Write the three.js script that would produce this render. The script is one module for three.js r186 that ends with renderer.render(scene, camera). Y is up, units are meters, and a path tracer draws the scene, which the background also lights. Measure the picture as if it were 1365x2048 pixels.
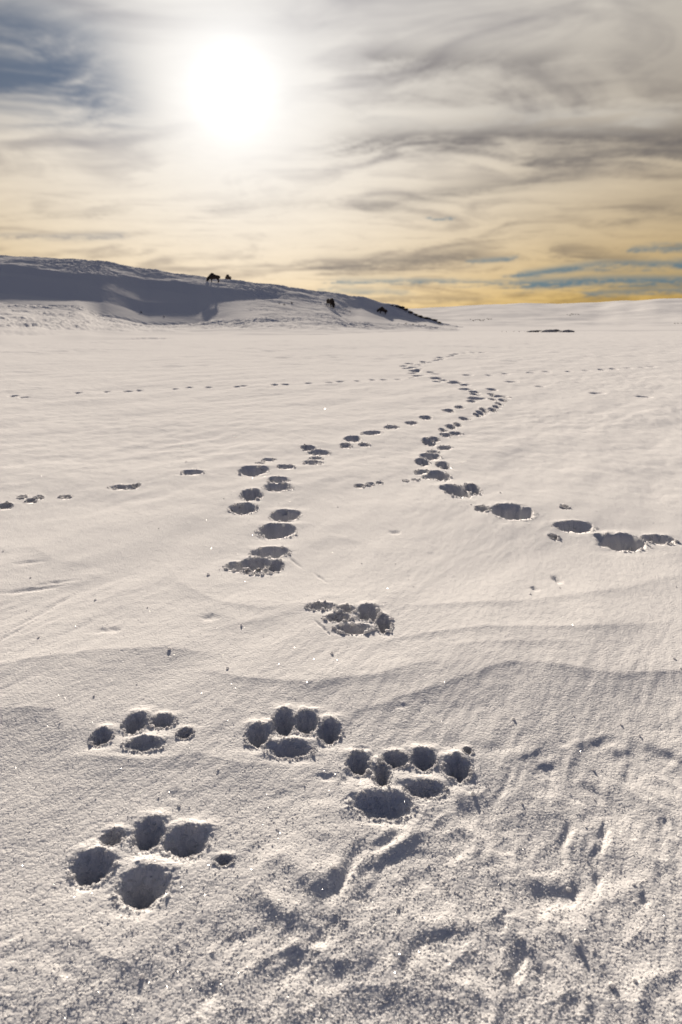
import * as THREE from 'three';
import { MarchingCubes } from 'three/addons/objects/MarchingCubes.js';
import { mergeVertices } from 'three/addons/utils/BufferGeometryUtils.js';
import { createNoise2D } from 'simplex-noise';

// ------------------------------------------------------------------ camera, sky, sun, exposure
const DEG = Math.PI / 180, EYE = 0.5, PITCH = 15.09 * DEG, FOCAL = 1365.3;   // focal length in pixels of the photograph
const scene = new THREE.Scene();
const camera = new THREE.PerspectiveCamera(73.74, 682 / 1024, 0.02, 6000);
camera.position.set(0, EYE, 0);
camera.rotation.set(-PITCH, 0, 0);
camera.focus = 1.3;
camera.userData.fStop = 9;
const renderer = new THREE.WebGLRenderer({ antialias: true });
renderer.toneMapping = THREE.LinearToneMapping;
renderer.toneMappingExposure = 2.1;
renderer.shadowMap.enabled = true;

function seeded(s) { return () => { s = (s + 0x6d2b79f5) | 0; let t = Math.imul(s ^ (s >>> 15), 1 | s); t = (t + Math.imul(t ^ (t >>> 7), 61 | t)) ^ t; return ((t ^ (t >>> 14)) >>> 0) / 4294967296; }; }
const rnd = seeded(11);
const gauss = () => Math.sqrt(-2 * Math.log(1 - rnd())) * Math.cos(2 * Math.PI * rnd());
const nA = createNoise2D(seeded(1)), nB = createNoise2D(seeded(2)), nC = createNoise2D(seeded(3)), nD = createNoise2D(seeded(4));
const smooth = (a, b, x) => { const t = Math.min(1, Math.max(0, (x - a) / (b - a))); return t * t * (3 - 2 * t); };
const lerp = (a, b, t) => a + (b - a) * t;
const fbm = (n, x, y, o, gain = 0.5) => { let s = 0, a = 1, w = 0; for (let i = 0; i < o; i++) { s += a * n(x, y); w += a; a *= gain; x = x * 2.03 + 17.1; y = y * 2.03 - 9.7; } return s / w; };

// direction (azimuth to the right of straight ahead, elevation; degrees) of a point of the photograph, for reading the sky off it
function skyAngle(px, py) {
  const x = px - 682.5, y = 1024 - py, up = y * Math.cos(PITCH) - FOCAL * Math.sin(PITCH), f = y * Math.sin(PITCH) + FOCAL * Math.cos(PITCH);
  return [Math.atan2(x, f) / DEG, Math.atan2(up, Math.hypot(x, f)) / DEG];
}
const [SUN_AZ, SUN_EL] = skyAngle(465, 182);
const sunDir = new THREE.Vector3(Math.sin(SUN_AZ * DEG) * Math.cos(SUN_EL * DEG), Math.sin(SUN_EL * DEG), -Math.cos(SUN_AZ * DEG) * Math.cos(SUN_EL * DEG));

const sun = new THREE.DirectionalLight(new THREE.Color().setRGB(1.0, 0.87, 0.715), 5.0);
sun.name = 'sun';
sun.position.copy(sunDir).multiplyScalar(400);
sun.castShadow = true;
sun.shadow.radius = 1.6;
sun.shadow.mapSize.set(4096, 4096);
Object.assign(sun.shadow.camera, { left: -150, right: 150, top: 60, bottom: -60, near: 1, far: 900 });
scene.add(sun, sun.target);

// the sky: a thin bright veil that scatters the sun forward, darker bands of cloud in it, gaps of blue low down
function makeSky() {
  const W = 3072, H = 1536, data = new Float32Array(W * H * 4);
  const dark = [0.155, 0.145, 0.15], blue = [0.105, 0.135, 0.19], teal = [0.125, 0.205, 0.255], pale = [1.0, 0.95, 0.86];
  const bands = [];
  const band = (pts, wide, s, col) => bands.push({ p: pts.map(([x, y]) => skyAngle(x, y)), w: wide * 0.042, s, col });
  band([[690, 288], [1000, 268], [1390, 272], [1700, 262]], 22, 0.8, dark);
  band([[1090, 318], [1340, 302], [1600, 310]], 17, 0.7, dark);
  band([[750, 412], [900, 386], [1160, 342]], 14, 0.5, dark);
  band([[680, 534], [800, 526], [930, 512]], 16, 0.65, dark);
  band([[1150, 505], [1240, 524]], 16, 0.45, dark);
  band([[1270, 425], [1400, 415]], 18, 0.35, dark);
  band([[770, 110], [1090, 112]], 14, 0.38, dark);
  band([[800, 150], [1060, 172]], 52, 0.45, dark);
  band([[1250, 150], [1400, 190]], 60, 0.35, dark);
  band([[-200, 150], [110, 165], [270, 196]], 38, 1.0, blue);
  band([[-200, 90], [20, 92], [160, 130]], 75, 0.9, blue);
  band([[-250, 30], [40, 45], [110, 75]], 45, 0.6, blue);
  band([[-120, 473], [250, 470]], 5, 0.5, blue);
  band([[440, 412], [640, 404]], 9, 0.3, dark);
  band([[100, 430], [230, 424]], 6, 0.25, dark);
  band([[1290, 495], [1420, 493]], 5, 0.7, teal);
  band([[1050, 549], [1180, 531], [1400, 527]], 7, 0.9, teal);
  band([[1060, 568], [1200, 561], [1500, 560]], 10, 0.95, teal);
  band([[680, 563], [860, 562], [1010, 566]], 5, 0.7, teal);
  band([[940, 524], [1032, 516]], 3.5, 0.75, teal);
  band([[870, 434], [910, 436]], 2.5, 0.75, teal);
  band([[660, 580], [800, 586]], 6, 0.5, teal);
  band([[1190, 586], [1420, 578]], 6, 0.7, teal);
  band([[760, 600], [960, 597]], 5, 0.35, dark);
  band([[700, 232], [1000, 228], [1330, 225]], 16, 0.3, pale);
  const c = [0, 0, 0];
  for (let row = 0; row < H; row++) {
    const up = ((row + 0.5) / H - 0.5) * Math.PI, el = up / DEG, sy = Math.sin(up), cy = Math.cos(up);
    for (let col = 0; col < W; col++) {
      const i = (row * W + col) * 4;
      data[i + 3] = 1;
      if (el < -1.5) { data[i] = 0.30; data[i + 1] = 0.29; data[i + 2] = 0.28; continue; }
      const turn = ((col + 0.5) / W - 0.5) * 2 * Math.PI, x = Math.cos(turn) * cy, z = Math.sin(turn) * cy;
      const az = Math.atan2(x, -z) / DEG, g = Math.acos(Math.min(1, x * sunDir.x + sy * sunDir.y + z * sunDir.z)) / DEG, e = Math.max(el, 0);
      // cloud sheet seen from below
      const k = 1 / (sy + 0.09), u = x * k, v = -z * k;
      const wx = fbm(nA, u * 0.5 + 3, v * 0.5, 3), wy = fbm(nB, u * 0.5, v * 0.5 + 7, 3);
      const big = fbm(nC, u * 0.42 + wx * 0.8, v * 0.75 + wy * 0.8 + 2.2, 5, 0.52);
      const fine = fbm(nD, u * 1.5 + wx * 1.1 + v * 0.5, v * 4.2 + wy * 1.0, 5, 0.55);
      const wisp = fbm(nB, u * 5 + wy * 3 - v, v * 11 + wx * 3, 4, 0.6);
      let L = 0.05 + 0.71 * Math.exp(-((g / 49) ** 1.5)) + 0.235 * Math.exp(-g / 15) + 1.2 * Math.exp(-g / 1.2);
      L *= 1 + 0.34 * Math.exp(-e / 6);
      const away = smooth(40, 130, g), low = Math.exp(-e / 11) * (1 - away) * (0.82 + 0.34 * smooth(10, 36, g)) * (1 - Math.exp(-g / 9));
      const nearSun = Math.exp(-g / 9), r = lerp(1, 0.45, away), gg = lerp(lerp(0.975, 1, nearSun), 0.80, away), b = lerp(lerp(0.945, 1, nearSun), 2.0, away);
      const th = Math.max(0, 0.52 * big + 0.21 * fine + 0.06 * wisp + 0.04);
      const shade = 1 - 0.75 * Math.min(0.8, th * 1.25) * smooth(1.5, 11, g) + 0.16 * Math.max(0, -0.5 * big - 0.5 * fine) * smooth(3, 14, g) + 0.025 * wisp;
      c[0] = L * r * shade; c[1] = L * gg * lerp(1, 0.65, low) * shade; c[2] = L * b * lerp(1, 0.16, low) * lerp(shade, 1, 0.1);
      // single bands and gaps
      const qa = az + 1.6 * fine + 0.6 * wisp, qe = e + (0.6 * fine + 0.25 * wisp) * Math.min(1, 0.28 + e / 22);
      for (const bd of bands) {
        const P = bd.p;
        if (qe < Math.min(P[0][1], P[P.length - 1][1]) - 4 - 2 * bd.w || qe > Math.max(P[0][1], P[P.length - 1][1]) + 4 + 2 * bd.w) continue;
        let best = 1e9;
        for (let j = 0; j + 1 < P.length; j++) {
          const [ax, ay] = P[j], [bx, by] = P[j + 1], dx = bx - ax, dy = by - ay, t = Math.min(1, Math.max(0, ((qa - ax) * dx + (qe - ay) * dy) / (dx * dx + dy * dy)));
          const ox = (qa - ax - t * dx) * 0.4, oy = qe - ay - t * dy;
          best = Math.min(best, ox * ox + oy * oy);
        }
        const m = bd.s * smooth(3.5, 13, g) * Math.exp(-best / (bd.w * bd.w)) * Math.min(1.15, Math.max(0, 0.88 + 0.35 * wisp + 0.45 * fine));
        if (m < 0.003) continue;
        const mm = Math.min(0.95, m), glow = bd.col === pale ? 0.8 : 0.55 + 1.1 * Math.exp(-g / 14) + (bd.col === dark ? 0.35 : 0.3);
        const tint = bd.col === dark ? [1, lerp(1, 0.9, low), lerp(1, 0.72, low)] : [1, 1, 1];
        for (let q = 0; q < 3; q++) c[q] = lerp(c[q], bd.col[q] * glow * tint[q], mm);
      }
      for (let q = 0; q < 3; q++) data[i + q] = Math.max(0.02, c[q]) / 2.1;
    }
  }
  const t = new THREE.DataTexture(data, W, H, THREE.RGBAFormat, THREE.FloatType);
  t.mapping = THREE.EquirectangularReflectionMapping;
  t.magFilter = THREE.LinearFilter; t.minFilter = THREE.LinearFilter;
  t.needsUpdate = true;
  return t;
}
scene.background = makeSky();
scene.environment = scene.background;

// ------------------------------------------------------------------ materials
function grainTexture() {   // height of loose snow grains, tileable
  const N = 1024, h = new Float32Array(N * N), r = seeded(77), d = new Uint8Array(N * N * 4);
  for (const [count, lo, hi, amp] of [[5200, 7, 17, 0.75], [9000, 3, 8, 0.7], [26000, 1.2, 3, 0.5]]) {
    for (let k = 0; k < count; k++) {
      const cx = r() * N, cy = r() * N, R = lo + (hi - lo) * r() * r(), s = amp * (0.35 + 0.65 * r()), n = Math.ceil(R);
      for (let y = -n; y <= n; y++) for (let x = -n; x <= n; x++) {
        const q = 1 - (x * x + y * y) / (R * R);
        if (q <= 0) continue;
        const at = ((Math.floor(cy + y) + N) % N) * N + ((Math.floor(cx + x) + N) % N), v = s * Math.sqrt(q);
        if (v > h[at]) h[at] = v;
      }
    }
  }
  let mx = 0; for (const v of h) mx = Math.max(mx, v);
  for (let k = 0; k < N * N; k++) { d[k * 4] = d[k * 4 + 1] = d[k * 4 + 2] = Math.round(255 * h[k] / mx); d[k * 4 + 3] = 255; }
  const t = new THREE.DataTexture(d, N, N);
  t.wrapS = t.wrapT = THREE.RepeatWrapping; t.magFilter = THREE.LinearFilter; t.needsUpdate = true;
  return t;
}
const grain = grainTexture();
grain.repeat.set(5, 5);
const snowColor = new THREE.Color().setRGB(0.63, 0.625, 0.63);
const snow = new THREE.MeshPhysicalMaterial({ name: 'snow', color: snowColor, roughness: 0.85, ior: 1.31, specularIntensity: 0, bumpMap: grain, bumpScale: 0.00042 });
const hillSnow = new THREE.MeshPhysicalMaterial({ name: 'hill_snow', color: snowColor, roughness: 0.9, ior: 1.31, specularIntensity: 0 });
const grainSnow = new THREE.MeshPhysicalMaterial({ name: 'grain_snow', color: new THREE.Color().setRGB(0.8, 0.795, 0.8), roughness: 1, ior: 1.31, specularIntensity: 0.4, transmission: 0.5, thickness: 0 });
const ice = new THREE.MeshPhysicalMaterial({ name: 'ice_plate', color: new THREE.Color().setRGB(0.9, 0.92, 0.95), roughness: 0.16, ior: 1.31, specularIntensity: 1 });
const rockMat = new THREE.MeshStandardMaterial({ name: 'dark_rock', color: new THREE.Color().setRGB(0.055, 0.046, 0.04), roughness: 0.95 });
const brushMat = new THREE.MeshStandardMaterial({ name: 'dry_brush', color: new THREE.Color().setRGB(0.10, 0.075, 0.05), roughness: 1 });
const hide = new THREE.MeshStandardMaterial({ name: 'bison_hide', color: 0xffffff, vertexColors: true, roughness: 0.95 });
const hornMat = new THREE.MeshStandardMaterial({ name: 'horn', color: new THREE.Color().setRGB(0.035, 0.03, 0.027), roughness: 0.5 });
const waterMat = new THREE.MeshPhysicalMaterial({ name: 'stream_water', color: new THREE.Color().setRGB(0.012, 0.035, 0.045), roughness: 0.12, ior: 1.33 });

function finish(mesh, name, userData, parent = scene) {
  mesh.name = name; mesh.castShadow = true; mesh.receiveShadow = true; Object.assign(mesh.userData, userData); parent.add(mesh);
  return mesh;
}
const taken = new Map();
const numbered = (n) => { const k = taken.get(n) ?? 0; taken.set(n, k + 1); return k ? n + '_' + String(k).padStart(3, '0') : n; };

// ------------------------------------------------------------------ the snow field: undulation, drift crests, prints
// ground point (x, forward distance) under a point of the photograph, on ground of height y
function onGround(px, py, y = 0) {
  const vx = px - 682.5, vy = 1024 - py, up = vy * Math.cos(PITCH) - FOCAL * Math.sin(PITCH), f = vy * Math.sin(PITCH) + FOCAL * Math.cos(PITCH), s = (y - EYE) / up;
  return [vx * s, f * s];
}
const WIND = 27 * DEG, wc = Math.cos(WIND), ws = Math.sin(WIND);
function roughness(x, f) {   // where the wind has carved the near snow into lumps
  const a = smooth(-0.16, 0.06, x + (0.62 - f) * 0.55 + 0.05 * nA(x * 6, f * 6)) * smooth(0.86, 0.62, f - 0.13 * x + 0.05 * nB(x * 5, f * 5));
  return Math.max(a, 0.55 * smooth(0.56, 0.42, f));
}
const crests = [];   // drift crests: the side towards the camera falls off more steeply
function crest(pts, height, near, far) {
  const p = pts.map(([a, b]) => onGround(a, b));
  let x0 = 1e9, x1 = -1e9, f0 = 1e9, f1 = -1e9;
  for (const [x, f] of p) { x0 = Math.min(x0, x); x1 = Math.max(x1, x); f0 = Math.min(f0, f); f1 = Math.max(f1, f); }
  const m = 3 * Math.max(near, far);
  crests.push({ p, height, near, far, box: [x0 - m, x1 + m, f0 - m, f1 + m] });
}
crest([[330, 1120], [360, 1165], [430, 1200], [520, 1218], [640, 1200]], 0.010, 0.05, 0.16);
crest([[400, 1262], [520, 1240], [610, 1212], [690, 1180]], 0.012, 0.06, 0.12);
crest([[-80, 1350], [60, 1322], [170, 1306], [330, 1296], [480, 1310]], 0.016, 0.07, 0.2);
crest([[380, 1330], [480, 1356], [620, 1366], [760, 1352], [900, 1318]], 0.013, 0.05, 0.14);
crest([[640, 1440], [760, 1405], [880, 1372], [1010, 1330], [1090, 1326]], 0.013, 0.05, 0.12);
crest([[1040, 1322], [1120, 1332], [1220, 1346], [1400, 1340], [1600, 1325]], 0.014, 0.06, 0.13);
crest([[760, 1222], [900, 1214], [1060, 1206], [1240, 1176], [1420, 1130]], 0.012, 0.06, 0.2);
crest([[700, 1300], [830, 1276], [960, 1262], [1180, 1258], [1400, 1240]], 0.012, 0.05, 0.14);
crest([[860, 1300], [1000, 1290], [1180, 1284]], 0.006, 0.03, 0.08);
crest([[-60, 1425], [50, 1412], [112, 1414], [128, 1445], [136, 1490]], 0.009, 0.04, 0.08);
crest([[60, 1512], [150, 1496], [300, 1506], [400, 1494], [470, 1512], [560, 1520]], 0.013, 0.07, 0.1);
crest([[-40, 1110], [60, 1092], [110, 1120], [190, 1132]], 0.007, 0.05, 0.12);
crest([[60, 1170], [160, 1166], [215, 1140]], 0.006, 0.04, 0.1);
crest([[610, 1096], [660, 1072], [730, 1085], [790, 1125]], 0.008, 0.06, 0.16);
crest([[120, 1800], [200, 1868], [265, 1888], [340, 1870]], 0.008, 0.02, 0.05);
crest([[840, 1690], [960, 1668], [1080, 1680]], 0.008, 0.03, 0.06);
crest([[820, 1830], [1000, 1790], [1180, 1800]], 0.010, 0.03, 0.06);
crest([[540, 2010], [700, 1916], [850, 1920]], 0.014, 0.04, 0.07);
crest([[1000, 1990], [1150, 1925], [1340, 1960]], 0.012, 0.04, 0.06);
crest([[700, 1680], [620, 1740], [560, 1820]], 0.010, 0.05, 0.05);
function baseHeight(x, f) {
  const r = Math.hypot(x, f), u = x * wc - f * ws, v = x * ws + f * wc;   // v runs along the wind
  let h = 0.006 * nA(u * 1.6, v * 0.9) * smooth(0.2, 0.6, r) + 0.0022 * fbm(nB, u * 4.2, v * 2.0, 2);
  const toe = Math.min(1, Math.max(0, 1.0 - f));   // the ground falls away towards the camera
  h -= 0.066 * toe * toe / (toe + 0.15);
  if (r > 3) h += smooth(3, 12, r) * (0.012 * nA(x * 0.22 + 5, f * 0.12) + 0.05 * smooth(15, 60, r) * nB(x * 0.05, f * 0.03));
  for (const c of crests) {
    if (x < c.box[0] || x > c.box[1] || f < c.box[2] || f > c.box[3]) continue;
    let best = 1e9, side = 0, along = 0, n = c.p.length - 1;
    for (let j = 0; j < n; j++) {
      const [ax, ay] = c.p[j], [bx, by] = c.p[j + 1], dx = bx - ax, dy = by - ay, len = dx * dx + dy * dy, t = Math.min(1, Math.max(0, ((x - ax) * dx + (f - ay) * dy) / len));
      const ox = x - ax - t * dx, oy = f - ay - t * dy, d = ox * ox + oy * oy;
      if (d < best) { best = d; side = (dx * oy - dy * ox) * Math.sign(dx || 1); along = (j + t) / n; }
    }
    const d = Math.sqrt(best) * (1 + 0.25 * nC(x * 9, f * 9)), w = side < 0 ? c.near : c.far, q = Math.exp(-2.0 * d / w - 0.3 * (d / w) ** 2);
    h += 0.23 * c.height * q * smooth(0, 0.22, along) * smooth(1, 0.78, along);
  }
  return h;
}
function fineHeight(x, f) {
  const r = Math.hypot(x, f), u = x * wc - f * ws, v = x * ws + f * wc, near = smooth(3.2, 1.4, r);
  let h = 0;
  if (r < 6) {
    const m = roughness(x, f);
    if (m > 0.001) {
      const a = fbm(nC, u * 12 + 0.5 * nA(v * 9, u * 9), v * 6.5, 2, 0.4);
      h += m * (0.0034 * a + 0.0010 * (1 - Math.abs(nD(u * 24, v * 13)) * 2) * (0.5 + 0.5 * nB(x * 8, f * 8)) + 0.0002 * nA(u * 70, v * 55));
    }
    const streak = smooth(-0.1, 0.5, nC(u * 2.2 + 4, v * 0.9));
    h += near * (0.0007 * streak * fbm(nD, u * 26, v * 5, 2) + 0.0003 * nB(u * 60, v * 30));
    h += near * (0.00009 * nA(x * 150, f * 150) + 0.00004 * nC(x * 340, f * 340) * smooth(1.3, 0.8, r));
  }
  if (r > 1.1 && r < 120) {   // small wind scour on the open field
    const m = smooth(-0.15, 0.55, fbm(nA, x * 0.55 / (1 + r * 0.05) + 9, f * 0.3, 2)), k = smooth(1.1, 3, r);
    h += k * (m * 0.005 * Math.max(-0.3, fbm(nB, u * 5.5, v * 2.2, 3)) + 0.0026 * fbm(nC, x * 7, f * 5, 3, 0.6));
    if (r > 5) h += smooth(5, 14, r) * m * 0.018 * fbm(nD, x * 1.3, f * 0.9, 2);
  }
  return h;
}

// prints: hollows pressed through the crust. [x px, y px, width, height] are read off the photograph and laid on the ground.
const hollows = [], prints = [];
function hollow(print, part, px, py, w, h, depth, opt = {}) {
  let [x, f] = onGround(px, py), y = 0;
  for (let k = 0; k < 4; k++) { y = baseHeight(x, f); [x, f] = onGround(px, py, y); }
  const [xl] = onGround(px - w / 2, py, y), [xr] = onGround(px + w / 2, py, y), fa = onGround(px, py - h / 2, y)[1], fb = onGround(px, py + h / 2, y)[1];
  depth *= py > 1300 ? 1.5 : 1.5;
  const size = py > 1640 ? 0.74 : py > 1300 ? 0.76 : py > 1180 ? 0.78 : 0.85;
  const o = { x, f: (fa + fb) / 2, a: size * (xr - xl) / 2, b: size * Math.max((fa - fb) / 2, 0.008), depth, edge: opt.edge ?? (py > 1300 ? 1.3 : 1.16), near: py > 1300, power: opt.power ?? (py > 1300 ? 1.5 : 1.1), floor: opt.floor ?? (py > 1300 ? 0.05 : 0.25), rim: opt.rim ?? 0.0007, ragged: opt.ragged ?? 1, turn: (opt.turn ?? 0) * DEG, print, part, y };
  o.reach = Math.max(o.a, o.b) * (print ? 2.3 : 1.7); o.heave = Math.min(py > 1300 ? 0.28 * o.b : 0.13 * o.b, 0.0048); o.id = hollows.length;
  o.co = Math.cos(o.turn); o.si = Math.sin(o.turn);
  hollows.push(o);
  if (print) print.parts.push(o);
  return o;
}
function pawPrint(label, marks) {
  const p = { label, parts: [] };
  prints.push(p);
  for (const [part, ...a] of marks) hollow(p, part, ...a);
  return p;
}
const S = { edge: 1.7, power: 2, floor: 0, rim: 0, ragged: 0.6 }, D = { edge: 1.6, power: 2.0, floor: 0, rim: 0, ragged: 0.75 };
pawPrint('shallow paw print at the far left of the row of three near prints', [
  ['toe_mark', 203, 1476, 50, 34, 0.020], ['toe_mark', 270, 1449, 56, 42, 0.026], ['toe_mark', 325, 1444, 62, 26, 0.018], ['toe_mark', 371, 1468, 40, 22, 0.016], ['pad_mark', 288, 1490, 92, 30, 0.012, { floor: 0, edge: 1.4, power: 1.7, ragged: 1.4 }]]);
pawPrint('crisp four-toed paw print in the middle of the three near prints', [
  ['toe_mark', 517, 1473, 60, 46, 0.026], ['toe_mark', 568, 1449, 58, 50, 0.030], ['toe_mark', 613, 1448, 54, 46, 0.028], ['toe_mark', 659, 1466, 54, 46, 0.028], ['pad_mark', 580, 1500, 108, 36, 0.016, { floor: 0, edge: 1.4, power: 1.7, ragged: 1.4 }]]);
pawPrint('broken paw print with spread toes on the right of the three near prints', [
  ['toe_mark', 718, 1530, 56, 46, 0.024], ['toe_mark', 790, 1521, 66, 30, 0.018], ['toe_mark', 848, 1522, 62, 42, 0.024], ['toe_mark', 764, 1552, 42, 52, 0.018, { floor: 0 }], ['toe_mark', 916, 1540, 66, 50, 0.025],
  ['claw_mark', 936, 1504, 24, 14, 0.008], ['pad_mark', 766, 1612, 140, 54, 0.013, { edge: 1.7, power: 2, floor: 0, rim: 0, ragged: 1.3 }], ['heel_mark', 850, 1580, 90, 34, 0.010, S]]);
pawPrint('large soft paw print nearest the camera at lower left', [
  ['toe_mark', 184, 1738, 96, 72, 0.024, D], ['pad_mark', 285, 1778, 120, 88, 0.030, D], ['toe_mark', 297, 1672, 70, 66, 0.026, D], ['toe_mark', 372, 1686, 104, 64, 0.026, D], ['toe_mark', 226, 1677, 52, 36, 0.013, S],
  ['claw_mark', 448, 1722, 44, 20, 0.007, D]]);
pawPrint('churned overlapping paw prints beside the drift crest in the middle ground', [
  ['toe_mark', 642, 1214, 66, 15, 0.020], ['toe_mark', 690, 1220, 46, 17, 0.020], ['toe_mark', 678, 1236, 66, 16, 0.022, { turn: -12 }], ['toe_mark', 738, 1228, 52, 34, 0.030], ['pad_mark', 708, 1259, 84, 20, 0.026, { turn: 8 }], ['pad_mark', 768, 1250, 38, 36, 0.030]]);
pawPrint('broad ragged pair of prints with raised inner lip, nearest of left trail', [
  ['toe_mark', 540, 1107, 80, 20, 0.032], ['pad_mark', 512, 1128, 62, 22, 0.036], ['pad_mark', 478, 1134, 56, 16, 0.026], ['pad_mark', 512, 1143, 60, 12, 0.026], ['pad_mark', 550, 1134, 36, 20, 0.026]]);
for (const [label, ...m] of [
  ['oval hole with crumbled near lip, second nearest of left trail', [553, 1064, 78, 26, 0.05]], ['deep hole right of the left trail line, third nearest', [572, 1033, 62, 20, 0.055]],
  ['deep hole at the left edge of the left trail', [487, 1019, 58, 18, 0.055]], ['round hole left of centre in the left trail', [503, 991, 44, 18, 0.055]],
  ['wide thin hole in the left trail', [556, 975, 58, 13, 0.05]], ['smaller hole just beyond the wide thin hole', [556, 961, 46, 11, 0.05]],
  ['large hole where the left trail bends right', [508, 942, 64, 17, 0.06]], ['slanted shallow hole left of the trails', [385, 945, 50, 8, 0.03, { turn: 8 }]],
  ['long shallow slot left of the trails', [246, 975, 56, 7, 0.03, { turn: 5 }]],
  ['deep double hole of right trail before it turns right', [913, 982, 50, 24, 0.06, { turn: -15 }], [947, 979, 32, 18, 0.05]],
  ['large deep hole with small side hole on the right trail', [1028, 1026, 88, 28, 0.065], [966, 1018, 32, 11, 0.03]],
  ['tapering hole between the two largest holes at right', [1150, 1055, 84, 16, 0.04, { turn: -10 }]],
  ['largest hole at the right end of the right trail', [1245, 1086, 100, 30, 0.07], [1318, 1080, 66, 15, 0.04]],
]) {
  const p = { label, parts: [] };
  prints.push(p);
  m.forEach((a, k) => hollow(p, k ? 'side_hole' : 'hole', ...a));
}
for (const [px, py, w, h, d, o] of [   // the smaller, farther prints of both trails
  [572, 934, 36, 7, 0.04], [537, 920, 32, 5, 0.03], [520, 927, 18, 3, 0.02], [626, 926, 40, 7, 0.04], [634, 917, 26, 4, 0.03], [617, 897, 30, 8, 0.05], [640, 906, 48, 8, 0.05], [692, 892, 22, 7, 0.05], [728, 890, 22, 4, 0.03],
  [706, 878, 38, 9, 0.06], [744, 866, 42, 6, 0.05], [784, 855, 28, 5, 0.05], [824, 846, 25, 5, 0.05], [852, 836, 24, 6, 0.05], [897, 822, 22, 5, 0.05], [919, 815, 18, 5, 0.05], [944, 803, 18, 5, 0.05], [950, 797, 20, 4, 0.05], [952, 789, 20, 4, 0.05],
  [888, 931, 30, 13, 0.06], [846, 925, 28, 13, 0.06], [861, 914, 44, 10, 0.06], [866, 904, 26, 5, 0.04], [890, 896, 32, 6, 0.05], [859, 885, 28, 12, 0.07], [870, 879, 18, 6, 0.05], [886, 861, 13, 6, 0.05], [892, 871, 24, 5, 0.05], [912, 867, 26, 4, 0.04],
  [902, 854, 18, 7, 0.06], [916, 850, 15, 6, 0.05], [930, 838, 22, 6, 0.05], [955, 831, 11, 6, 0.05], [963, 827, 14, 7, 0.05], [969, 821, 13, 7, 0.05], [986, 820, 14, 5, 0.05], [1000, 808, 14, 5, 0.05], [994, 814, 14, 4, 0.05], [1006, 801, 14, 4, 0.05], [1014, 795, 14, 4, 0.05], [983, 789, 14, 3.5, 0.05], [985, 799, 12, 3.5, 0.05],
  [878, 952, 44, 17, 0.06, { turn: -14 }], [844, 945, 32, 7, 0.035], [856, 955, 22, 6, 0.03], [273, 972, 11, 8, 0.03], [131, 994, 25, 5, 0.03], [63, 1002, 20, 6, 0.04], [44, 995, 14, 5, 0.035], [79, 995, 14, 5, 0.035], [8, 1013, 32, 9, 0.05],
  [1109, 1075, 22, 8, 0.03], [1130, 1014, 20, 5, 0.02], [720, 972, 22, 5, 0.02], [742, 969, 16, 5, 0.02], [760, 966, 14, 4, 0.015], [812, 962, 14, 3, 0.015], [832, 960, 16, 3, 0.015],
]) { const p = { label: null, parts: [] }; prints.push(p); hollow(p, 'hole', px, py, w, h, d, o); }
// the trails' far end and thin lines of old tracks across the field, too far to pick apart
const trailRnd = seeded(5);
function trail(pts, step, w, depth, jitter) {
  for (let j = 0; j + 1 < pts.length; j++) {
    const [ax, ay] = onGround(...pts[j]), [bx, by] = onGround(...pts[j + 1]), len = Math.hypot(bx - ax, by - ay), n = Math.max(1, Math.round(len / step));
    for (let k = 0; k < n; k++) {
      const t = (k + trailRnd() * 0.5) / n, a = w * (0.7 + 0.6 * trailRnd());
      const o = { x: lerp(ax, bx, t) + (trailRnd() - 0.5) * jitter, f: lerp(ay, by, t) + (trailRnd() - 0.5) * jitter, a, b: a * (1 + trailRnd()), depth: depth * (0.7 + 0.6 * trailRnd()), edge: 1.1, power: 1, floor: 0.3, rim: 0.001, ragged: 0.6, co: 1, si: 0, id: hollows.length };
      o.b = Math.max(o.b, o.f * 0.012);
      o.reach = Math.max(o.a, o.b) * 1.7;
      hollows.push(o);
    }
  }
}
trail([[985, 800], [953, 786], [945, 778], [935, 768], [905, 768], [870, 764], [850, 752], [838, 745], [822, 738], [812, 731], [830, 727], [880, 716], [915, 709], [945, 704]], 0.3, 0.06, 0.07, 0.3);
trail([[950, 778], [900, 756], [850, 740], [815, 727]], 0.45, 0.055, 0.05, 0.3);
trail([[945, 708], [990, 703]], 0.7, 0.08, 0.06, 0.3);
trail([[150, 788], [330, 778], [500, 772], [700, 762], [840, 754]], 0.17, 0.035, 0.03, 0.1);
trail([[930, 752], [1050, 745], [1130, 742], [1220, 738], [1330, 733]], 0.3, 0.045, 0.04, 0.12);
trail([[1000, 756], [1080, 770], [1150, 784], [1230, 793], [1310, 801]], 1.1, 0.05, 0.03, 0.3);
trail([[-20, 790], [60, 793], [130, 791]], 0.4, 0.045, 0.025, 0.2);
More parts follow.
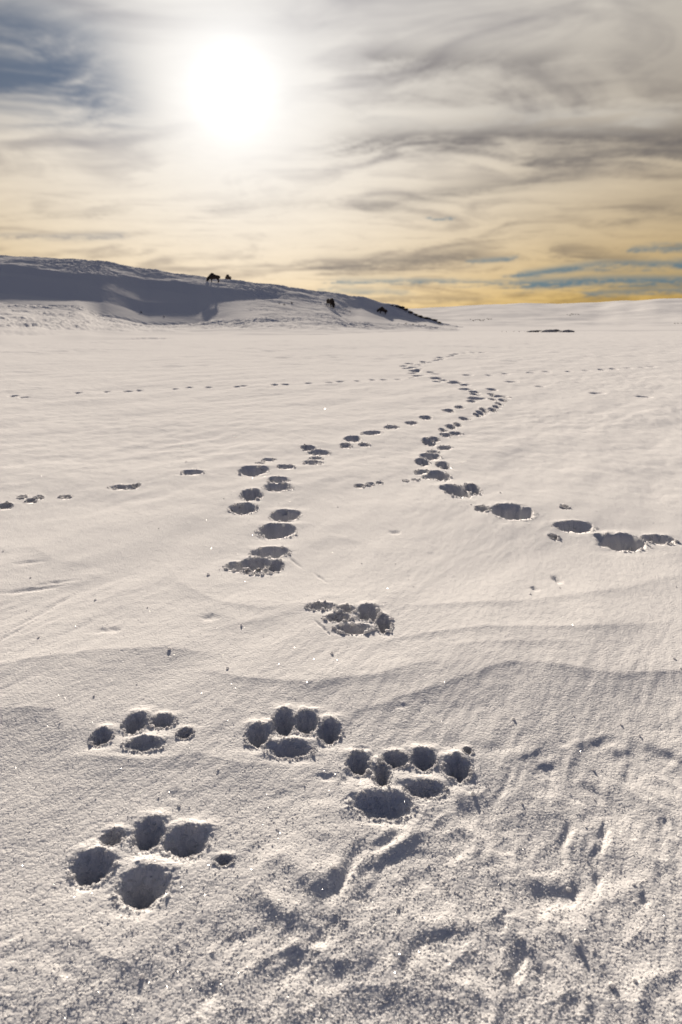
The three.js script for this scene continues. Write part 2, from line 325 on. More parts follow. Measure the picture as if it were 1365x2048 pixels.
// wind gouges in the near snow
for (const [px, py, w, h, d, t] of [
  [1205, 1690, 36, 130, 0.013, -30], [1196, 1762, 26, 60, 0.012, -25], [1090, 1542, 62, 44, 0.010, -30], [1038, 1940, 48, 130, 0.013, -30], [1082, 1950, 60, 60, 0.007, 0], [640, 1872, 90, 110, 0.013, -35],
  [600, 1920, 60, 90, 0.010, -35], [1290, 1800, 30, 50, 0.009, -20], [655, 1554, 60, 18, 0.009, 0], [690, 1560, 24, 12, 0.007, 0], [722, 1498, 44, 12, 0.005, 0], [1130, 1488, 24, 12, 0.005, 0], [804, 1412, 34, 14, 0.006, 10], [350, 1590, 40, 26, 0.006, 0],
  [945, 1580, 44, 20, 0.006, 0], [560, 1590, 60, 60, 0.004, -40], [1010, 1700, 60, 50, 0.006, -20], [1150, 1600, 50, 30, 0.006, -20], [1255, 1560, 30, 40, 0.006, -20], [880, 1900, 60, 40, 0.005, 0], [1010, 1840, 36, 60, 0.008, -30], [730, 1800, 80, 60, 0.007, -30],
  [1330, 1650, 40, 60, 0.008, -20], [430, 1990, 90, 60, 0.006, -40], [130, 1940, 110, 40, 0.005, -50],
  [60, 1240, 14, 90, 0.0035, -18], [100, 1215, 10, 70, 0.003, -18], [30, 1265, 14, 70, 0.003, -18], [60, 1125, 60, 7, 0.004, 20], [60, 1180, 120, 9, 0.0045, 22], [110, 1165, 80, 7, 0.004, 22],
  [420, 1235, 40, 16, 0.004, 0], [1115, 1160, 18, 16, 0.008, 0], [1070, 1178, 16, 10, 0.006, 0], [790, 1065, 24, 8, 0.006, 0], [590, 1125, 6, 26, 0.004, 25], [645, 1255, 8, 40, 0.004, 25], [640, 1155, 8, 26, 0.003, 25], [220, 1260, 60, 14, 0.003, 10],
]) hollow(null, 'gouge', px, py, w, h, d * (py < 1300 ? 0.5 : 0.17), { floor: 0, edge: 1.6, rim: 0, ragged: 1.6, turn: -t });

const CELL = 0.25, cells = new Map();
for (const o of hollows) for (let i = Math.floor((o.x - o.reach) / CELL); i <= Math.floor((o.x + o.reach) / CELL); i++) for (let j = Math.floor((o.f - o.reach) / CELL); j <= Math.floor((o.f + o.reach) / CELL); j++) {
  const k = i * 100003 + j; if (!cells.has(k)) cells.set(k, []); cells.get(k).push(o);
}
const inside = { id: -1, t: 9 };   // filled by groundHeight: the hollow a point lies in, and how near its rim the point is
function groundHeight(x, f) {
  const fine = fineHeight(x, f);
  let h = baseHeight(x, f) + fine, carve = 0, rim = 0, lift = 0, sink = 0;
  inside.id = -1; inside.t = 9;
  const list = cells.get(Math.floor(x / CELL) * 100003 + Math.floor(f / CELL));
  if (list) {
    const j1 = nA(x * 42, f * 42), j2 = nC(x * 105, f * 105), j3 = nD(x * 230, f * 230), nearSide = 1;
    for (const o of list) {
      const dx = x - o.x, df = f - o.f;
      if (dx * dx + df * df > o.reach * o.reach) continue;
      const ex = (dx * o.co - df * o.si) / o.a, e1 = (dx * o.si + df * o.co) / o.b, ef = e1;
      const scale = Math.min(1, 0.03 / Math.min(o.a, o.b));
      const far = !o.print || o.near || ef < 0 ? Math.hypot(ex, ef) : Math.cbrt(Math.abs(ex) ** 3 + ef ** 3);
      const t = far + o.ragged * ((o.near ? 0.13 : 0.2) * nB(ex * 1.1 + o.id * 7.3, ef * 1.1) + 0.08 * j1 + (0.035 * j2 + 0.015 * j3) * Math.min(1.4, scale));
      const edge = o.edge;
      if (t < edge) {
        const d = o.depth * (1 - smooth(o.floor, edge, t)) ** o.power * (1 + 0.2 * j1 + 0.07 * j2 + 0.16 * nD(ex * 1.6, ef * 1.6 + o.id * 3.7)) + 0.0010 * j2 * Math.min(1, o.depth / 0.022);
        if (d > carve) { carve = d; inside.id = o.id; }
      }
      if (o.print) inside.t = Math.min(inside.t, t);
      if (o.print) {   // snow pushed up beyond the print, pressed down on its near side
        const k = Math.exp(-((ex / 1.15) ** 2)) * (1 + 0.35 * j1 + 0.2 * j2);
        if (ef > 0) lift = Math.max(lift, o.heave * k * Math.exp(-(((ef - 1.25) / 0.6) ** 2)));
        else sink = Math.max(sink, 0.5 * o.heave * k * Math.exp(-(((ef + 1.15) / 0.5) ** 2)));
      }
      if (t > 0.9 && t < 1.7) rim = Math.max(rim, o.rim * Math.exp(-(((t - 1.12) / 0.22) ** 2)) * (0.6 + 0.9 * Math.max(0, j2) + 0.5 * j3));
    }
  }
  return h - carve + (carve > 0.004 ? 0 : rim) + Math.max(0, lift - 0.6 * carve) - Math.max(0, sink - 0.5 * carve);
}

function buildField() {
  const rows = [0.03, 0.12, 0.22, 0.30], cols = [];
  let r = 0.34;
  while (r < 4000) { rows.push(r); r += r < 30 ? Math.min(Math.max(r * r / 341 * 1.15, 0.0008), r * 0.0062) : r * 0.02; }
  for (let a = -180; a < -40; a += 7) cols.push(a * DEG);
  for (let a = -40; a < 40; a += 0.118) cols.push(a * DEG);
  for (let a = 40; a <= 180.001; a += 7) cols.push(Math.min(a, 180) * DEG);
  const C = cols.length, R = rows.length, pos = new Float32Array(C * R * 3), uv = new Float32Array(C * R * 2), own = new Int16Array(C * R).fill(-1);
  for (let j = 0; j < R; j++) for (let i = 0; i < C; i++) {
    const k = j * C + i, x = rows[j] * Math.sin(cols[i]), f = rows[j] * Math.cos(cols[i]);
    pos[k * 3] = x; pos[k * 3 + 1] = groundHeight(x, f); pos[k * 3 + 2] = -f;
    uv[k * 2] = x; uv[k * 2 + 1] = f; own[k] = inside.id;
  }
  const index = new Uint32Array((C - 1) * (R - 1) * 6);
  let n = 0;
  for (let j = 0; j + 1 < R; j++) for (let i = 0; i + 1 < C; i++) {
    const a = j * C + i, b = a + 1, c = a + C, d = c + 1;
    index[n++] = a; index[n++] = b; index[n++] = c; index[n++] = b; index[n++] = d; index[n++] = c;
  }
  const whole = new THREE.BufferGeometry();
  whole.setAttribute('position', new THREE.BufferAttribute(pos, 3));
  whole.setIndex(new THREE.BufferAttribute(index, 1));
  whole.computeVertexNormals();
  const nor = whole.attributes.normal.array;
  if (nor[1] < 0) throw new Error('the ground faces down');
  // triangles inside a print belong to that print's part, the rest to the field
  const lists = new Map(), owner = (v) => (own[v] >= 0 && hollows[own[v]].print ? own[v] : -1);
  lists.set(-1, []);
  for (let k = 0; k < index.length; k += 3) {
    const a = owner(index[k]), b = owner(index[k + 1]), c = owner(index[k + 2]), o = a === b || a === c ? a : b === c ? b : -1;
    if (!lists.has(o)) lists.set(o, []);
    lists.get(o).push(index[k], index[k + 1], index[k + 2]);
  }
  const piece = (list, ox, oy, oz) => {
    const seen = new Map(), idx = new Uint32Array(list.length), src = [];
    for (let k = 0; k < list.length; k++) { let m = seen.get(list[k]); if (m === undefined) { m = src.length; seen.set(list[k], m); src.push(list[k]); } idx[k] = m; }
    const p = new Float32Array(src.length * 3), q = new Float32Array(src.length * 3), w = new Float32Array(src.length * 2);
    src.forEach((s, m) => {
      p[m * 3] = pos[s * 3] - ox; p[m * 3 + 1] = pos[s * 3 + 1] - oy; p[m * 3 + 2] = pos[s * 3 + 2] - oz;
      for (let e = 0; e < 3; e++) q[m * 3 + e] = nor[s * 3 + e];
      w[m * 2] = uv[s * 2]; w[m * 2 + 1] = uv[s * 2 + 1];
    });
    const g = new THREE.BufferGeometry();
    g.setAttribute('position', new THREE.BufferAttribute(p, 3)); g.setAttribute('normal', new THREE.BufferAttribute(q, 3)); g.setAttribute('uv', new THREE.BufferAttribute(w, 2));
    g.setIndex(new THREE.BufferAttribute(idx, 1));
    return g;
  };
  const rest = lists.get(-1), field = new THREE.Group();
  const fieldMesh = finish(new THREE.Mesh(piece(rest, 0, 0, 0), snow), 'snow_field', { kind: 'structure', label: 'wide wind-carved snow field crossed by animal tracks', category: 'snow' });
  for (const p of prints) {
    const made = p.parts.filter((o) => lists.get(o.id)?.length);
    if (!made.length) continue;
    const at = made[0];
    if (made.length === 1) {
      const m = finish(new THREE.Mesh(piece(lists.get(at.id), at.x, at.y, -at.f), snow), 'paw_print', p.label ? { label: p.label } : {}, fieldMesh);
      m.position.set(at.x, at.y, -at.f);
      continue;
    }
    const g = finish(new THREE.Group(), 'paw_print', { label: p.label }, fieldMesh);
    g.position.set(at.x, at.y, -at.f);
    for (const o of made) finish(new THREE.Mesh(piece(lists.get(o.id), at.x, at.y, -at.f), snow), o.part, {}, g);
  }
  return fieldMesh;
}
const field = buildField();

// ------------------------------------------------------------------ hills
const rise = (F, py) => EYE + F * Math.tan(Math.atan((1024 - py) / FOCAL) - PITCH);
function sections(list) {   // [px, [[F, py] ...]] -> height at (t = x / F, F)
  const cols = list.map(([px, pts]) => ({ t: (px - 682.5) / FOCAL * Math.cos(PITCH), p: pts.map(([F, y]) => [F, rise(F, y)]) }));
  return (t, F) => {
    let j = 0;
    while (j < cols.length - 2 && t > cols[j + 1].t) j++;
    const A = cols[j], B = cols[j + 1], s0 = Math.min(1, Math.max(0, (t - A.t) / (B.t - A.t))), s = lerp(s0, s0 * s0 * (3 - 2 * s0), 0.5), n = A.p.length;
    let pF = 0, pH = 0;
    for (let k = 0; k < n; k++) {
      const qF = lerp(A.p[k][0], B.p[k][0], s), qH = lerp(A.p[k][1], B.p[k][1], s);
      if (F >= qF) {
        if (!k) return [qH - (F - qF) * 0.05, 0];
        const m = (F - qF) / (pF - qF);
        return [lerp(qH, pH, m), k - m];
      }
      pF = qF; pH = qH;
    }
    return [pH - 0.4, n];
  };
}
function hillMesh(shape, ts, Fs, relief, name, userData) {
  const C = ts.length, R = Fs.length, H = new Float32Array(C * R), K = new Float32Array(C * R);
  for (let j = 0; j < R; j++) for (let i = 0; i < C; i++) [H[j * C + i], K[j * C + i]] = shape(ts[i], Fs[j]);
  for (let pass = 0; pass < 2; pass++) {   // round the kinks of the section lines a little
    const G = H.slice();
    for (let j = 1; j + 1 < R; j++) for (let i = 1; i + 1 < C; i++) { const k = j * C + i; H[k] = (G[k] * 2 + G[k - 1] + G[k + 1] + G[k - C] + G[k + C]) / 6; }
  }
  const pos = new Float32Array(C * R * 3), uv = new Float32Array(C * R * 2), index = new Uint32Array((C - 1) * (R - 1) * 6);
  for (let j = 0; j < R; j++) for (let i = 0; i < C; i++) {
    const k = j * C + i, x = ts[i] * Fs[j], f = Fs[j];
    H[k] += relief(x, f, K[k], ts[i], H[k]);
    pos[k * 3] = x; pos[k * 3 + 1] = H[k]; pos[k * 3 + 2] = -f; uv[k * 2] = x; uv[k * 2 + 1] = f;
  }
  let n = 0;
  for (let j = 0; j + 1 < R; j++) for (let i = 0; i + 1 < C; i++) { const a = j * C + i, b = a + 1, c = a + C, d = c + 1; index.set([a, b, c, b, d, c], n); n += 6; }
  const g = new THREE.BufferGeometry();
  g.setAttribute('position', new THREE.BufferAttribute(pos, 3)); g.setAttribute('uv', new THREE.BufferAttribute(uv, 2));
  g.setIndex(new THREE.BufferAttribute(index, 1));
  g.computeVertexNormals();
  const m = finish(new THREE.Mesh(g, hillSnow), name, userData);
  m.heightAt = (x, f) => {
    const t = x / f, find = (arr, v) => { let a = 0, b = arr.length - 1; while (b - a > 1) { const c = (a + b) >> 1; if (arr[c] <= v) a = c; else b = c; } return [a, Math.min(1, Math.max(0, (v - arr[a]) / (arr[a + 1] - arr[a])))]; };
    const [i, u] = find(ts, t), [j, v] = find(Fs, f), k = j * C + i;
    return lerp(lerp(H[k], H[k + 1], u), lerp(H[k + C], H[k + C + 1], u), v);
  };
  return m;
}
const range = (a, b, step) => { const o = []; for (let v = a; v < b; v += step) o.push(v); return o; };
const hillShape = sections([
  [-420, [[240, 575], [158, 512], [142, 530], [136, 544], [132, 551], [122, 580], [112, 605], [90, 622], [55, 650], [22, 690]]],
  [-200, [[240, 570], [156, 506], [142, 522], [136, 540], [132, 547], [122, 578], [112, 603], [90, 620], [55, 648], [22, 690]]],
  [0, [[240, 580], [152, 509], [140, 526], [134.5, 543], [131, 550], [121, 586], [111, 608], [85, 626], [50, 655], [20, 690]]],
  [160, [[230, 590], [150, 517], [133, 546], [129.5, 559], [125, 571], [117, 600], [108, 613], [85, 634], [52, 660], [22, 690]]],
  [210, [[230, 594], [149, 522], [134, 549], [130, 562], [125, 577], [117, 604], [107.5, 634], [88, 645], [55, 662], [26, 686]]],
  [300, [[230, 600], [148, 537], [138, 557], [132, 578], [122, 606], [117, 627], [108, 650], [90, 656], [60, 665], [32, 680]]],
  [395, [[230, 608], [149, 551], [138, 569], [132, 589], [126, 606], [120, 627], [112, 649], [95, 657], [68, 665], [36, 679]]],
  [432, [[230, 610], [150, 556], [139, 574], [134, 590], [129.5, 603], [125.5, 613], [113, 641], [100, 655], [72, 663], [40, 676]]],
  [530, [[230, 620], [150, 567], [141, 582], [137.5, 594], [133, 602], [118, 622], [101, 642], [86, 655], [70, 662], [46, 674]]],
  [650, [[230, 625], [158, 583], [146, 602], [136, 613], [128, 622], [116, 634], [102, 645], [88, 655], [75, 661], [56, 670]]],
  [720, [[230, 630], [165, 594], [163, 597], [157, 613], [151, 620], [138, 632], [120, 645], [104, 655], [88, 661], [66, 668]]],
  [790, [[230, 635], [168, 609], [166, 613], [160, 633], [157, 636], [148, 643], [138, 648], [125, 654], [110, 658], [85, 664]]],
  [850, [[230, 645], [170, 634], [168, 637], [164, 643], [160, 645], [152, 648], [140, 652], [128, 656], [112, 659], [90, 664.5]]],
  [890, [[230, 655], [172, 648], [168, 650], [164, 652], [160, 653], [152, 654], [140, 656], [128, 658], [112, 661], [92, 666]]],
  [960, [[230, 662], [172, 662], [168, 662], [164, 662], [160, 662], [152, 662], [140, 663], [128, 664], [112, 666], [92, 668]]],
]);
const hill = hillMesh(hillShape, range(-0.76, 0.2, 0.0017), [...range(15, 96, 0.8), ...range(96, 176, 0.26), ...range(176, 262, 2.2)], (x, f, k, t, h) => {
  const face = smooth(1.85, 2.15, k) * smooth(6.1, 5.7, k) * lerp(0.3, 1, Math.max(smooth(-0.1, -0.15, t), smooth(0.0, 0.03, t)));
  const amp = (1 - 0.88 * face) * smooth(0, 0.8, h + 0.2) * (1 - 0.85 * smooth(7.6, 9, k));
  const a = fbm(nA, x * 0.16, f * 0.12, 2), b = fbm(nB, x * 0.62 + f * 0.3, f * 0.75, 3, 0.7), c = Math.abs(nC(x * 0.32, f * 0.3));
  return amp * (0.16 * a + (0.06 + 0.14 * smooth(-0.35, 0.5, nA(x * 0.045 + 2, f * 0.05))) * b + 0.05 * (0.5 - c)) + 0.03 * nD(x * 0.12, f * 0.1) * 4 * (1 - face);
}, 'snow_hill', { kind: 'structure', label: 'long snow-covered hill at left with shaded lee face', category: 'hill' });

const farShape = sections([[500, [[620, 625], [480, 618], [360, 632], [260, 645], [190, 652], [120, 661]]], [760, [[620, 625], [480, 618], [360, 632], [260, 645], [190, 652], [120, 661]]], [870, [[620, 620], [480, 615], [380, 628], [270, 645], [190, 654], [120, 661]]],
  [1010, [[620, 614], [480, 607], [400, 617], [290, 641], [200, 653], [120, 661]]], [1110, [[620, 614], [480, 607], [400, 616], [290, 640], [200, 653], [120, 661]]], [1190, [[620, 612], [470, 605], [390, 616], [290, 640], [200, 653], [120, 661]]],
  [1250, [[620, 610], [440, 601], [370, 613], [280, 638], [200, 652], [120, 661]]], [1310, [[620, 606], [420, 597.5], [355, 611], [270, 636], [195, 651], [120, 661]]], [1400, [[620, 606], [410, 596], [350, 610], [265, 635], [190, 650], [120, 661]]], [1800, [[620, 610], [410, 598], [350, 612], [265, 637], [190, 651], [120, 661]]]]);
const smallRelief = (x, f, k, t, h) => smooth(0, 1.5, h) * (0.45 * nA(x * 0.03, f * 0.02) + 0.14 * fbm(nB, x * 0.09, f * 0.04, 2) + 0.03 * nC(x * 0.35, f * 0.18));
const farHill = hillMesh(farShape, range(-0.15, 0.8, 0.004), [...range(118, 300, 2), ...range(300, 500, 2.5), ...range(500, 640, 8)], smallRelief, 'far_hill', { kind: 'structure', label: 'pale snow ridge on the horizon right of the hill', category: 'hill' });
const atPixel = (px, F) => (px - 682.5) / FOCAL * F * Math.cos(PITCH);
const topAt = (x, f) => Math.max(hill.heightAt(x, f), -0.05);

// ------------------------------------------------------------------ bison
function bisonBody(headDown) {
  const bones = [];
  const bone = (a, ra, b, rb) => bones.push([a, ra, b, rb]);
  bone([-0.82, 1.06, 0], 0.35, [0.0, 1.04, 0], 0.44); bone([0.0, 1.04, 0], 0.44, [0.5, 1.12, 0], 0.52); bone([0.05, 1.28, 0], 0.30, [0.45, 1.44, 0], 0.36); bone([0.45, 0.98, 0], 0.40, [0.68, 1.0, 0], 0.40);
  const head = headDown ? [1.28, 0.62, 0] : [1.34, 1.02, 0], nose = headDown ? [1.44, 0.24, 0] : [1.56, 0.70, 0];
  bone([0.6, 1.14, 0], 0.44, head, 0.28); bone(head, 0.28, nose, 0.15); bone([head[0] - 0.12, head[1] - 0.16, 0], 0.13, [head[0] - 0.1, head[1] - 0.42, 0], 0.05);
  for (const s of [-1, 1]) {
    bone([0.5, 0.9, s * 0.22], 0.25, [0.55, 0.5, s * 0.22], 0.13); bone([0.55, 0.55, s * 0.21], 0.09, [0.52 + s * 0.06, 0.06, s * 0.21], 0.068);
    bone([-0.78, 0.98, s * 0.17], 0.29, [-0.68, 0.68, s * 0.2], 0.19); bone([-0.68, 0.72, s * 0.2], 0.13, [-0.9, 0.46, s * 0.2], 0.08); bone([-0.9, 0.46, s * 0.2], 0.075, [-0.84 - s * 0.07, 0.06, s * 0.2], 0.066);
  }
  const N = 84, half = 1.8, mc = new MarchingCubes(N, new THREE.MeshBasicMaterial(), false, false, 120000);
  mc.isolation = 0;
  for (let z = 0; z < N; z++) for (let y = 0; y < N; y++) for (let x = 0; x < N; x++) {
    const p = [(x - N / 2) / (N / 2) * half, (y - N / 2) / (N / 2) * half + 0.9, (z - N / 2) / (N / 2) * half];
    let d = 5;
    for (const [a, ra, b, rb] of bones) {
      const ab = [b[0] - a[0], b[1] - a[1], b[2] - a[2]], ap = [p[0] - a[0], p[1] - a[1], p[2] - a[2]], t = Math.min(1, Math.max(0, (ap[0] * ab[0] + ap[1] * ab[1] + ap[2] * ab[2]) / (ab[0] ** 2 + ab[1] ** 2 + ab[2] ** 2)));
      const q = Math.hypot(ap[0] - ab[0] * t, ap[1] - ab[1] * t, ap[2] - ab[2] * t) - lerp(ra, rb, t), k = 0.07, h = Math.max(0, k - Math.abs(d - q)) / k;
      d = Math.min(d, q) - h * h * k * 0.25;
    }
    if (p[0] > 0.1) d += 0.018 * nA(p[0] * 9 + p[2] * 4, p[1] * 7);   // shaggy front
    mc.field[z * N * N + y * N + x] = -d;
  }
  mc.update();
  const n = mc.count, pos = new Float32Array(n * 3), col = new Float32Array(n * 3);
  for (let k = 0; k < n; k++) {
    const x = mc.positionArray[k * 3] * half, y = mc.positionArray[k * 3 + 1] * half + 0.9, z = mc.positionArray[k * 3 + 2] * half;
    pos.set([x, y, z], k * 3);
    const front = smooth(0.75, 1.05, x), leg = smooth(0.7, 0.4, y), m = 1 - 0.5 * Math.max(front, leg) + 0.15 * nB(x * 6, y * 6);
    col.set([0.050 * m, 0.034 * m, 0.024 * m], k * 3);
  }
  let g = new THREE.BufferGeometry();
  g.setAttribute('position', new THREE.BufferAttribute(pos, 3)); g.setAttribute('color', new THREE.BufferAttribute(col, 3));
  g = mergeVertices(g, 1e-3);
  g.computeVertexNormals();
  // outward normals
  const P = g.attributes.position, Nn = g.attributes.normal; let top = 0;
  for (let k = 0; k < P.count; k++) if (P.getY(k) > P.getY(top)) top = k;
  if (Nn.getY(top) < 0) { const ix = g.index.array; for (let k = 0; k < ix.length; k += 3) { const q = ix[k]; ix[k] = ix[k + 1]; ix[k + 1] = q; } g.computeVertexNormals(); }
  return { geometry: g, head };
}
const grazing = bisonBody(true);
function bison(kind, label, px, F, turn, size = 1) {
  const o = new THREE.Group();
  const horn = (s) => new THREE.TubeGeometry(new THREE.CatmullRomCurve3([[0.0, 0.12, 0.17], [0.02, 0.16, 0.28], [0.05, 0.26, 0.33], [0.06, 0.36, 0.29]].map(([x, y, z]) => new THREE.Vector3(kind.head[0] - 0.02 + x, kind.head[1] + y, s * z))), 10, 0.032, 7);
  const x = atPixel(px, F), y = [-0.8, 0.55].map((d) => topAt(x + d * Math.cos(turn) * size, F + d * Math.sin(turn) * size));
  o.position.set(x, Math.min(...y) * 0.5 + Math.max(...y) * 0.5 - 0.05, -F);
  o.rotation.set(0, turn, Math.atan2(y[1] - y[0], 1.35 * size), 'YXZ');
  o.scale.setScalar(size);
  finish(o, numbered('bison'), { label, category: 'bison', group: 'bison grazing on the hill' });
  finish(new THREE.Mesh(kind.geometry, hide), 'body', {}, o);
  for (const s of [-1, 1]) finish(new THREE.Mesh(horn(s), hornMat), 'horn', {}, o);
  finish(new THREE.Mesh(new THREE.TubeGeometry(new THREE.CatmullRomCurve3([[-1.08, 1.28, 0], [-1.2, 1.1, 0.02], [-1.2, 0.85, 0.03], [-1.17, 0.66, 0.03]].map((v) => new THREE.Vector3(...v))), 8, 0.03, 6), hornMat), 'tail', {}, o);
  return o;
}
bison(grazing, 'dark bison grazing in profile on the hill crest, facing left', 433, 144.5, Math.PI, 1.0);
bison(grazing, 'bison seen end-on at the skyline, just beyond the grazing one', 461, 154, Math.PI / 2 + 0.6, 0.85);
bison(grazing, 'bison grazing head down on the slope, long shadow to its right', 660, 137, -0.95, 0.95);
bison(grazing, 'bison grazing beside the dark rocks at the right end of the hill', 764, 158, Math.PI + 0.2, 0.85);

// ------------------------------------------------------------------ rocks, brush, stream bank
function lump(seed, sx, sy, sz, rough = 0.35, detail = 3) {
  const g = mergeVertices(new THREE.IcosahedronGeometry(1, detail).deleteAttribute('uv').deleteAttribute('normal'), 1e-4), p = g.attributes.position;
  for (let k = 0; k < p.count; k++) {
    const x = p.getX(k), y = p.getY(k), z = p.getZ(k), m = 1 + rough * (nA(x * 1.6 + seed * 3.1, y * 1.6 + z) + 0.5 * nB(z * 3.3 + seed, x * 3.3 - y * 2));
    p.setXYZ(k, x * m * sx, y * m * sy, z * m * sz);
  }
  g.computeVertexNormals();
  return g;
}
const rockR = seeded(21), rockShapes = [1, 2, 3].map((s) => lump(s * 7, 1, 0.55, 0.8));
for (const [px, F, size] of [[782, 167.4, 0.5], [792, 167.6, 0.8], [800, 167.8, 1.1], [809, 168, 0.9], [819, 168.2, 1.0], [829, 168.6, 0.8], [838, 169, 1.0], [848, 169.4, 0.9], [856, 169.6, 0.7], [866, 170, 0.9], [876, 170.4, 0.9]]) {
  const x = atPixel(px, F), m = new THREE.Mesh(rockShapes[Math.floor(rockR() * 3)], rockMat);
  m.position.set(x, topAt(x, F - 1.2) + 0.05 * size, -(F - 1.2)); m.rotation.y = rockR() * 6; m.scale.set(size * 0.95, size * 0.5, size * 0.8);
  finish(m, numbered('rock'), { label: 'bare dark rock poking through snow at the right end of the hill crest', category: 'rock', group: 'dark rocks along the hill crest' });
}
function shrub(seed) {
  const r = seeded(seed), pos = [];
  for (let k = 0; k < 46; k++) {
    const a = r() * 6.283, b = 0.25 + 1.0 * r(), len = 0.5 + 0.5 * r(), dx = Math.cos(a) * Math.cos(b) * len, dz = Math.sin(a) * Math.cos(b) * len, dy = Math.sin(b) * len, w = 0.045;
    pos.push(-w * Math.sin(a), -0.1, w * Math.cos(a), w * Math.sin(a), -0.1, -w * Math.cos(a), dx, dy, dz, 0, -0.1, w, 0, -0.1, -w, dx, dy, dz);
  }
  const g = new THREE.BufferGeometry(); g.setAttribute('position', new THREE.Float32BufferAttribute(pos, 3)); g.computeVertexNormals();
  return g;
}
const shrubs = [31, 32, 33].map(shrub), shrubR = seeded(9);
function brush(px, F, on, size, label, group) {
  const x = atPixel(px, F), m = new THREE.Mesh(shrubs[Math.floor(shrubR() * 3)], brushMat);
  m.position.set(x, Math.max(on(x, F), 0) - 0.02, -F); m.rotation.y = shrubR() * 6; m.scale.set(size, size * 0.8, size);
  finish(m, numbered('brush_tuft'), { label, category: 'shrub', group });
}
for (let k = 0; k < 11; k++) brush(940 + k * 4 + 3 * shrubR(), 285 + 14 * shrubR(), (x, f) => farHill.heightAt(x, f), 0.5 + 0.4 * shrubR(), 'small brown brush dot on the pale ridge right of the hill', 'brush dots on the pale ridge');
for (let k = 0; k < 7; k++) brush(1131 + k * 4 + 3 * shrubR(), 318 + 8 * shrubR(), (x, f) => farHill.heightAt(x, f), 0.5 + 0.4 * shrubR(), 'small brown brush dot midway up the right part of the pale ridge', 'brush dots on the right part of the ridge');
for (let k = 0; k < 6; k++) brush(1346 + k * 4 + 3 * shrubR(), 205 + 10 * shrubR(), (x, f) => farHill.heightAt(x, f), 0.4 + 0.3 * shrubR(), 'small brown brush dot low at the right edge', 'brush dots at the right edge');
for (let k = 0; k < 9; k++) brush(1000 + k * 13 + 6 * shrubR(), 96 + 6 * shrubR(), () => 0, 0.12 + 0.1 * shrubR(), 'tiny brush dot along the stream beyond the field', 'brush dots along the stream');
for (const [px, F] of [[838, 140], [842, 139], [851, 141], [826, 138], [812, 140], [700, 142], [690, 143], [560, 131], [570, 130], [585, 133], [285, 116.5], [330, 115]]) brush(px, F, topAt, 0.32 + 0.25 * shrubR(), 'small dark tuft poking through the snow on the hill', 'tufts on the hill');

// cut bank of a small stream: an undercut lip of snow over dark water
function bank(px0, px1, F, height, seed) {
  const x0 = atPixel(px0, F), x1 = atPixel(px1, F), n = 40, prof = [[2.6, -0.1], [1.8, 0.35], [0.9, 0.75], [0.25, 0.98], [0.0, 1.0], [-0.06, 0.93], [0.0, 0.82], [0.22, 0.55], [0.34, 0.2], [0.3, -0.4]], pos = [], index = [];
  for (let i = 0; i <= n; i++) {
    const u = i / n, e = Math.pow(Math.sin(Math.PI * Math.min(1, Math.max(0, u))), 0.45), wob = 0.16 * nA(u * 3 + seed, seed) + 0.05 * nB(u * 11, seed);
    for (const [d, h] of prof) pos.push(lerp(x0, x1, u), h * height * e * (1 + 0.15 * nC(u * 4, seed)) - 0.02, -(F + d * (0.4 + 0.6 * e) + wob + 0.8 * (1 - e)));
  }
  const m = prof.length;
  for (let i = 0; i < n; i++) for (let j = 0; j + 1 < m; j++) { const a = i * m + j, b = a + m; index.push(a, a + 1, b, a + 1, b + 1, b); }
  const g = new THREE.BufferGeometry(); g.setAttribute('position', new THREE.Float32BufferAttribute(pos, 3)); g.setIndex(index); g.computeVertexNormals();
  return g;
}
for (const [a, b, F, h, s, label] of [[1056, 1096, 92, 0.24, 1, 'left and thinnest of the three dark cut banks by the stream'], [1086, 1129, 88, 0.36, 2, 'middle of the three dark cut banks by the stream'], [1122, 1154, 84, 0.30, 3, 'rightmost of the three dark cut banks by the stream'], [866, 894, 120, 0.3, 4, 'small dark cut bank below the right end of the hill']])
  finish(new THREE.Mesh(bank(a, b, F, h, s), snow), numbered('cut_bank'), { kind: 'structure', label, category: 'snow bank' });
{
  const s = new THREE.Shape(), pts = [[1050, 93.4], [1092, 90.4], [1126, 86.6], [1156, 83.6], [1156, 84.6], [1126, 88.5], [1092, 92.5], [1050, 94.2]];
  pts.forEach(([px, F], k) => (k ? s.lineTo(atPixel(px, F), F) : s.moveTo(atPixel(px, F), F)));
  const w = finish(new THREE.Mesh(new THREE.ShapeGeometry(s), waterMat), 'stream', { kind: 'structure', label: 'dark open stream water under the cut banks', category: 'stream' });
  w.rotation.x = -Math.PI / 2; w.position.y = 0.035;
}

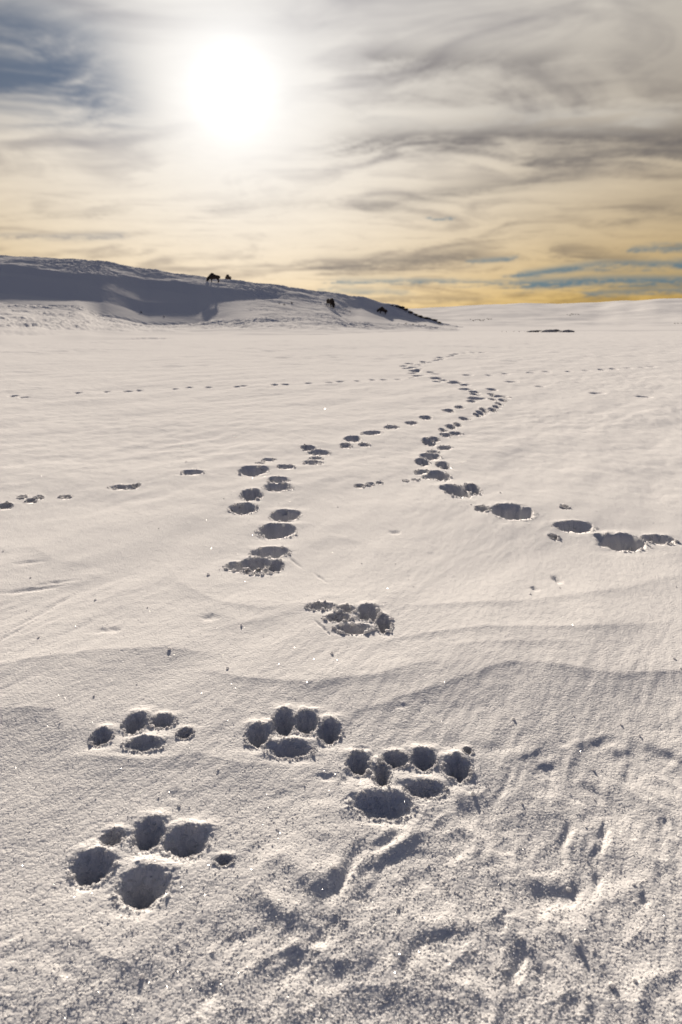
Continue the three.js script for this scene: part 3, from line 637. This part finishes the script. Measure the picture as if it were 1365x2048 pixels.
// ------------------------------------------------------------------ loose snow: grains, crumbs and ice plates
const grainGeo = lump(5, 1, 0.9, 1, 0.32, 1);
function scatter(name, geo, mat, count, place, userData) {
  const m = new THREE.InstancedMesh(geo, mat, count), M = new THREE.Matrix4(), q = new THREE.Quaternion(), e = new THREE.Euler(), p = new THREE.Vector3(), s = new THREE.Vector3();
  let n = 0, tries = 0;
  while (n < count && tries++ < count * 12) { if (place(p, e, s)) { m.setMatrixAt(n++, M.compose(p, q.setFromEuler(e), s)); } }
  m.count = n;
  finish(m, name, userData);
  return m;
}
const gr = seeded(99);
function spot(r0, r1, half) {   // denser near the camera, evenly spread in sight
  const u = gr(), r = 1 / lerp(1 / r0, 1 / r1, u), a = (gr() * 2 - 1) * half * DEG;
  return [r * Math.sin(a), r * Math.cos(a), r];
}
scatter('snow_grains', grainGeo, grainSnow, 22000, (p, e, s) => {
  const [x, f, r] = spot(0.34, 1.5, 37), h = groundHeight(x, f), t = inside.t, clump = fbm(nC, x * 30, f * 30, 2) + 0.9 * roughness(x, f) + (t < 1.5 ? 0.7 : 0);
  if (gr() > (0.08 + 0.5 * clump) * smooth(1.4, 0.7, r)) return false;
  const size = (0.0006 + 0.0009 * gr() * gr()) * (1 - 0.5 * smooth(0.5, 1.0, r));
  p.set(x, h + size * (-0.65 + 0.4 * gr()), -f); e.set(gr() * 6, gr() * 6, gr() * 6); s.set(size * (0.8 + 0.5 * gr()), size * (0.8 + 0.5 * gr()), size * (0.8 + 0.5 * gr()));
  return true;
}, { kind: 'stuff', label: 'loose grains of snow lying on the near snow surface', category: 'snow grains' });
scatter('print_grains', grainGeo, grainSnow, 26000, (p, e, s) => {
  const o = hollows[Math.floor(gr() * hollows.length)];
  if (!o.print || o.f > 2.2) return false;
  const a = gr() * 6.283, q = Math.sqrt(gr()) * 1.35, x = o.x + Math.cos(a) * o.a * q, f = o.f + Math.sin(a) * o.b * q, h = groundHeight(x, f);
  if (q > 1 && gr() < 0.5) return false;
  const size = (0.0005 + 0.001 * gr() * gr()) * (o.f > 1 ? 1.15 : 1);
  p.set(x, h - size * 0.1 + size * 0.4 * gr(), -f); e.set(gr() * 6, gr() * 6, gr() * 6); s.setScalar(size);
  return true;
}, { kind: 'stuff', label: 'loose grains of snow clinging to the walls of the prints', category: 'snow grains' });
scatter('snow_crumbs', grainGeo, grainSnow, 4500, (p, e, s) => {
  const near = gr() < 0.98;
  let x, f, r;
  if (near) { const o = hollows[Math.floor(gr() * hollows.length)]; if (!o.print || o.f > 6) return false; const a = gr() * 6.283, q = 0.95 + 0.5 * gr() * gr(); x = o.x + Math.cos(a) * o.a * q; f = o.f + Math.sin(a) * o.b * q; r = Math.hypot(x, f); } else [x, f, r] = spot(0.4, 5, 37);
  const h = groundHeight(x, f), size = near ? 0.0006 + (r > 1 ? 0.0038 : 0.0016) * gr() ** 4 : 0.0006 + 0.0022 * gr() ** 8;
  if (inside.id >= 0 && gr() < 0.8) return false;
  p.set(x, h + size * 0.35, -f); e.set(gr() * 6, gr() * 6, gr() * 6); s.set(size * (0.8 + 0.6 * gr()), size * (0.7 + 0.4 * gr()), size * (0.8 + 0.6 * gr()));
  return true;
}, { kind: 'stuff', label: 'crumbs of broken snow crust around the prints', category: 'snow crumbs' });
const plate = new THREE.CylinderGeometry(1, 1, 0.25, 6);
scatter('ice_crystals', plate, ice, 36000, (p, e, s) => {
  const [x, f, r] = spot(0.36, 5, 37), h = groundHeight(x, f), size = (0.0002 + 0.00025 * gr()) * (0.7 + 0.55 * r);
  p.set(x, h + 0.0009 + size * 0.2, -f); e.set((gr() - 0.5) * 1.5, gr() * 6, (gr() - 0.5) * 1.5); s.setScalar(size);
  return true;
}, { kind: 'stuff', label: 'tiny glinting ice plates on the sunlit snow', category: 'ice crystals' });

console.log('built');
renderer.render(scene, camera);
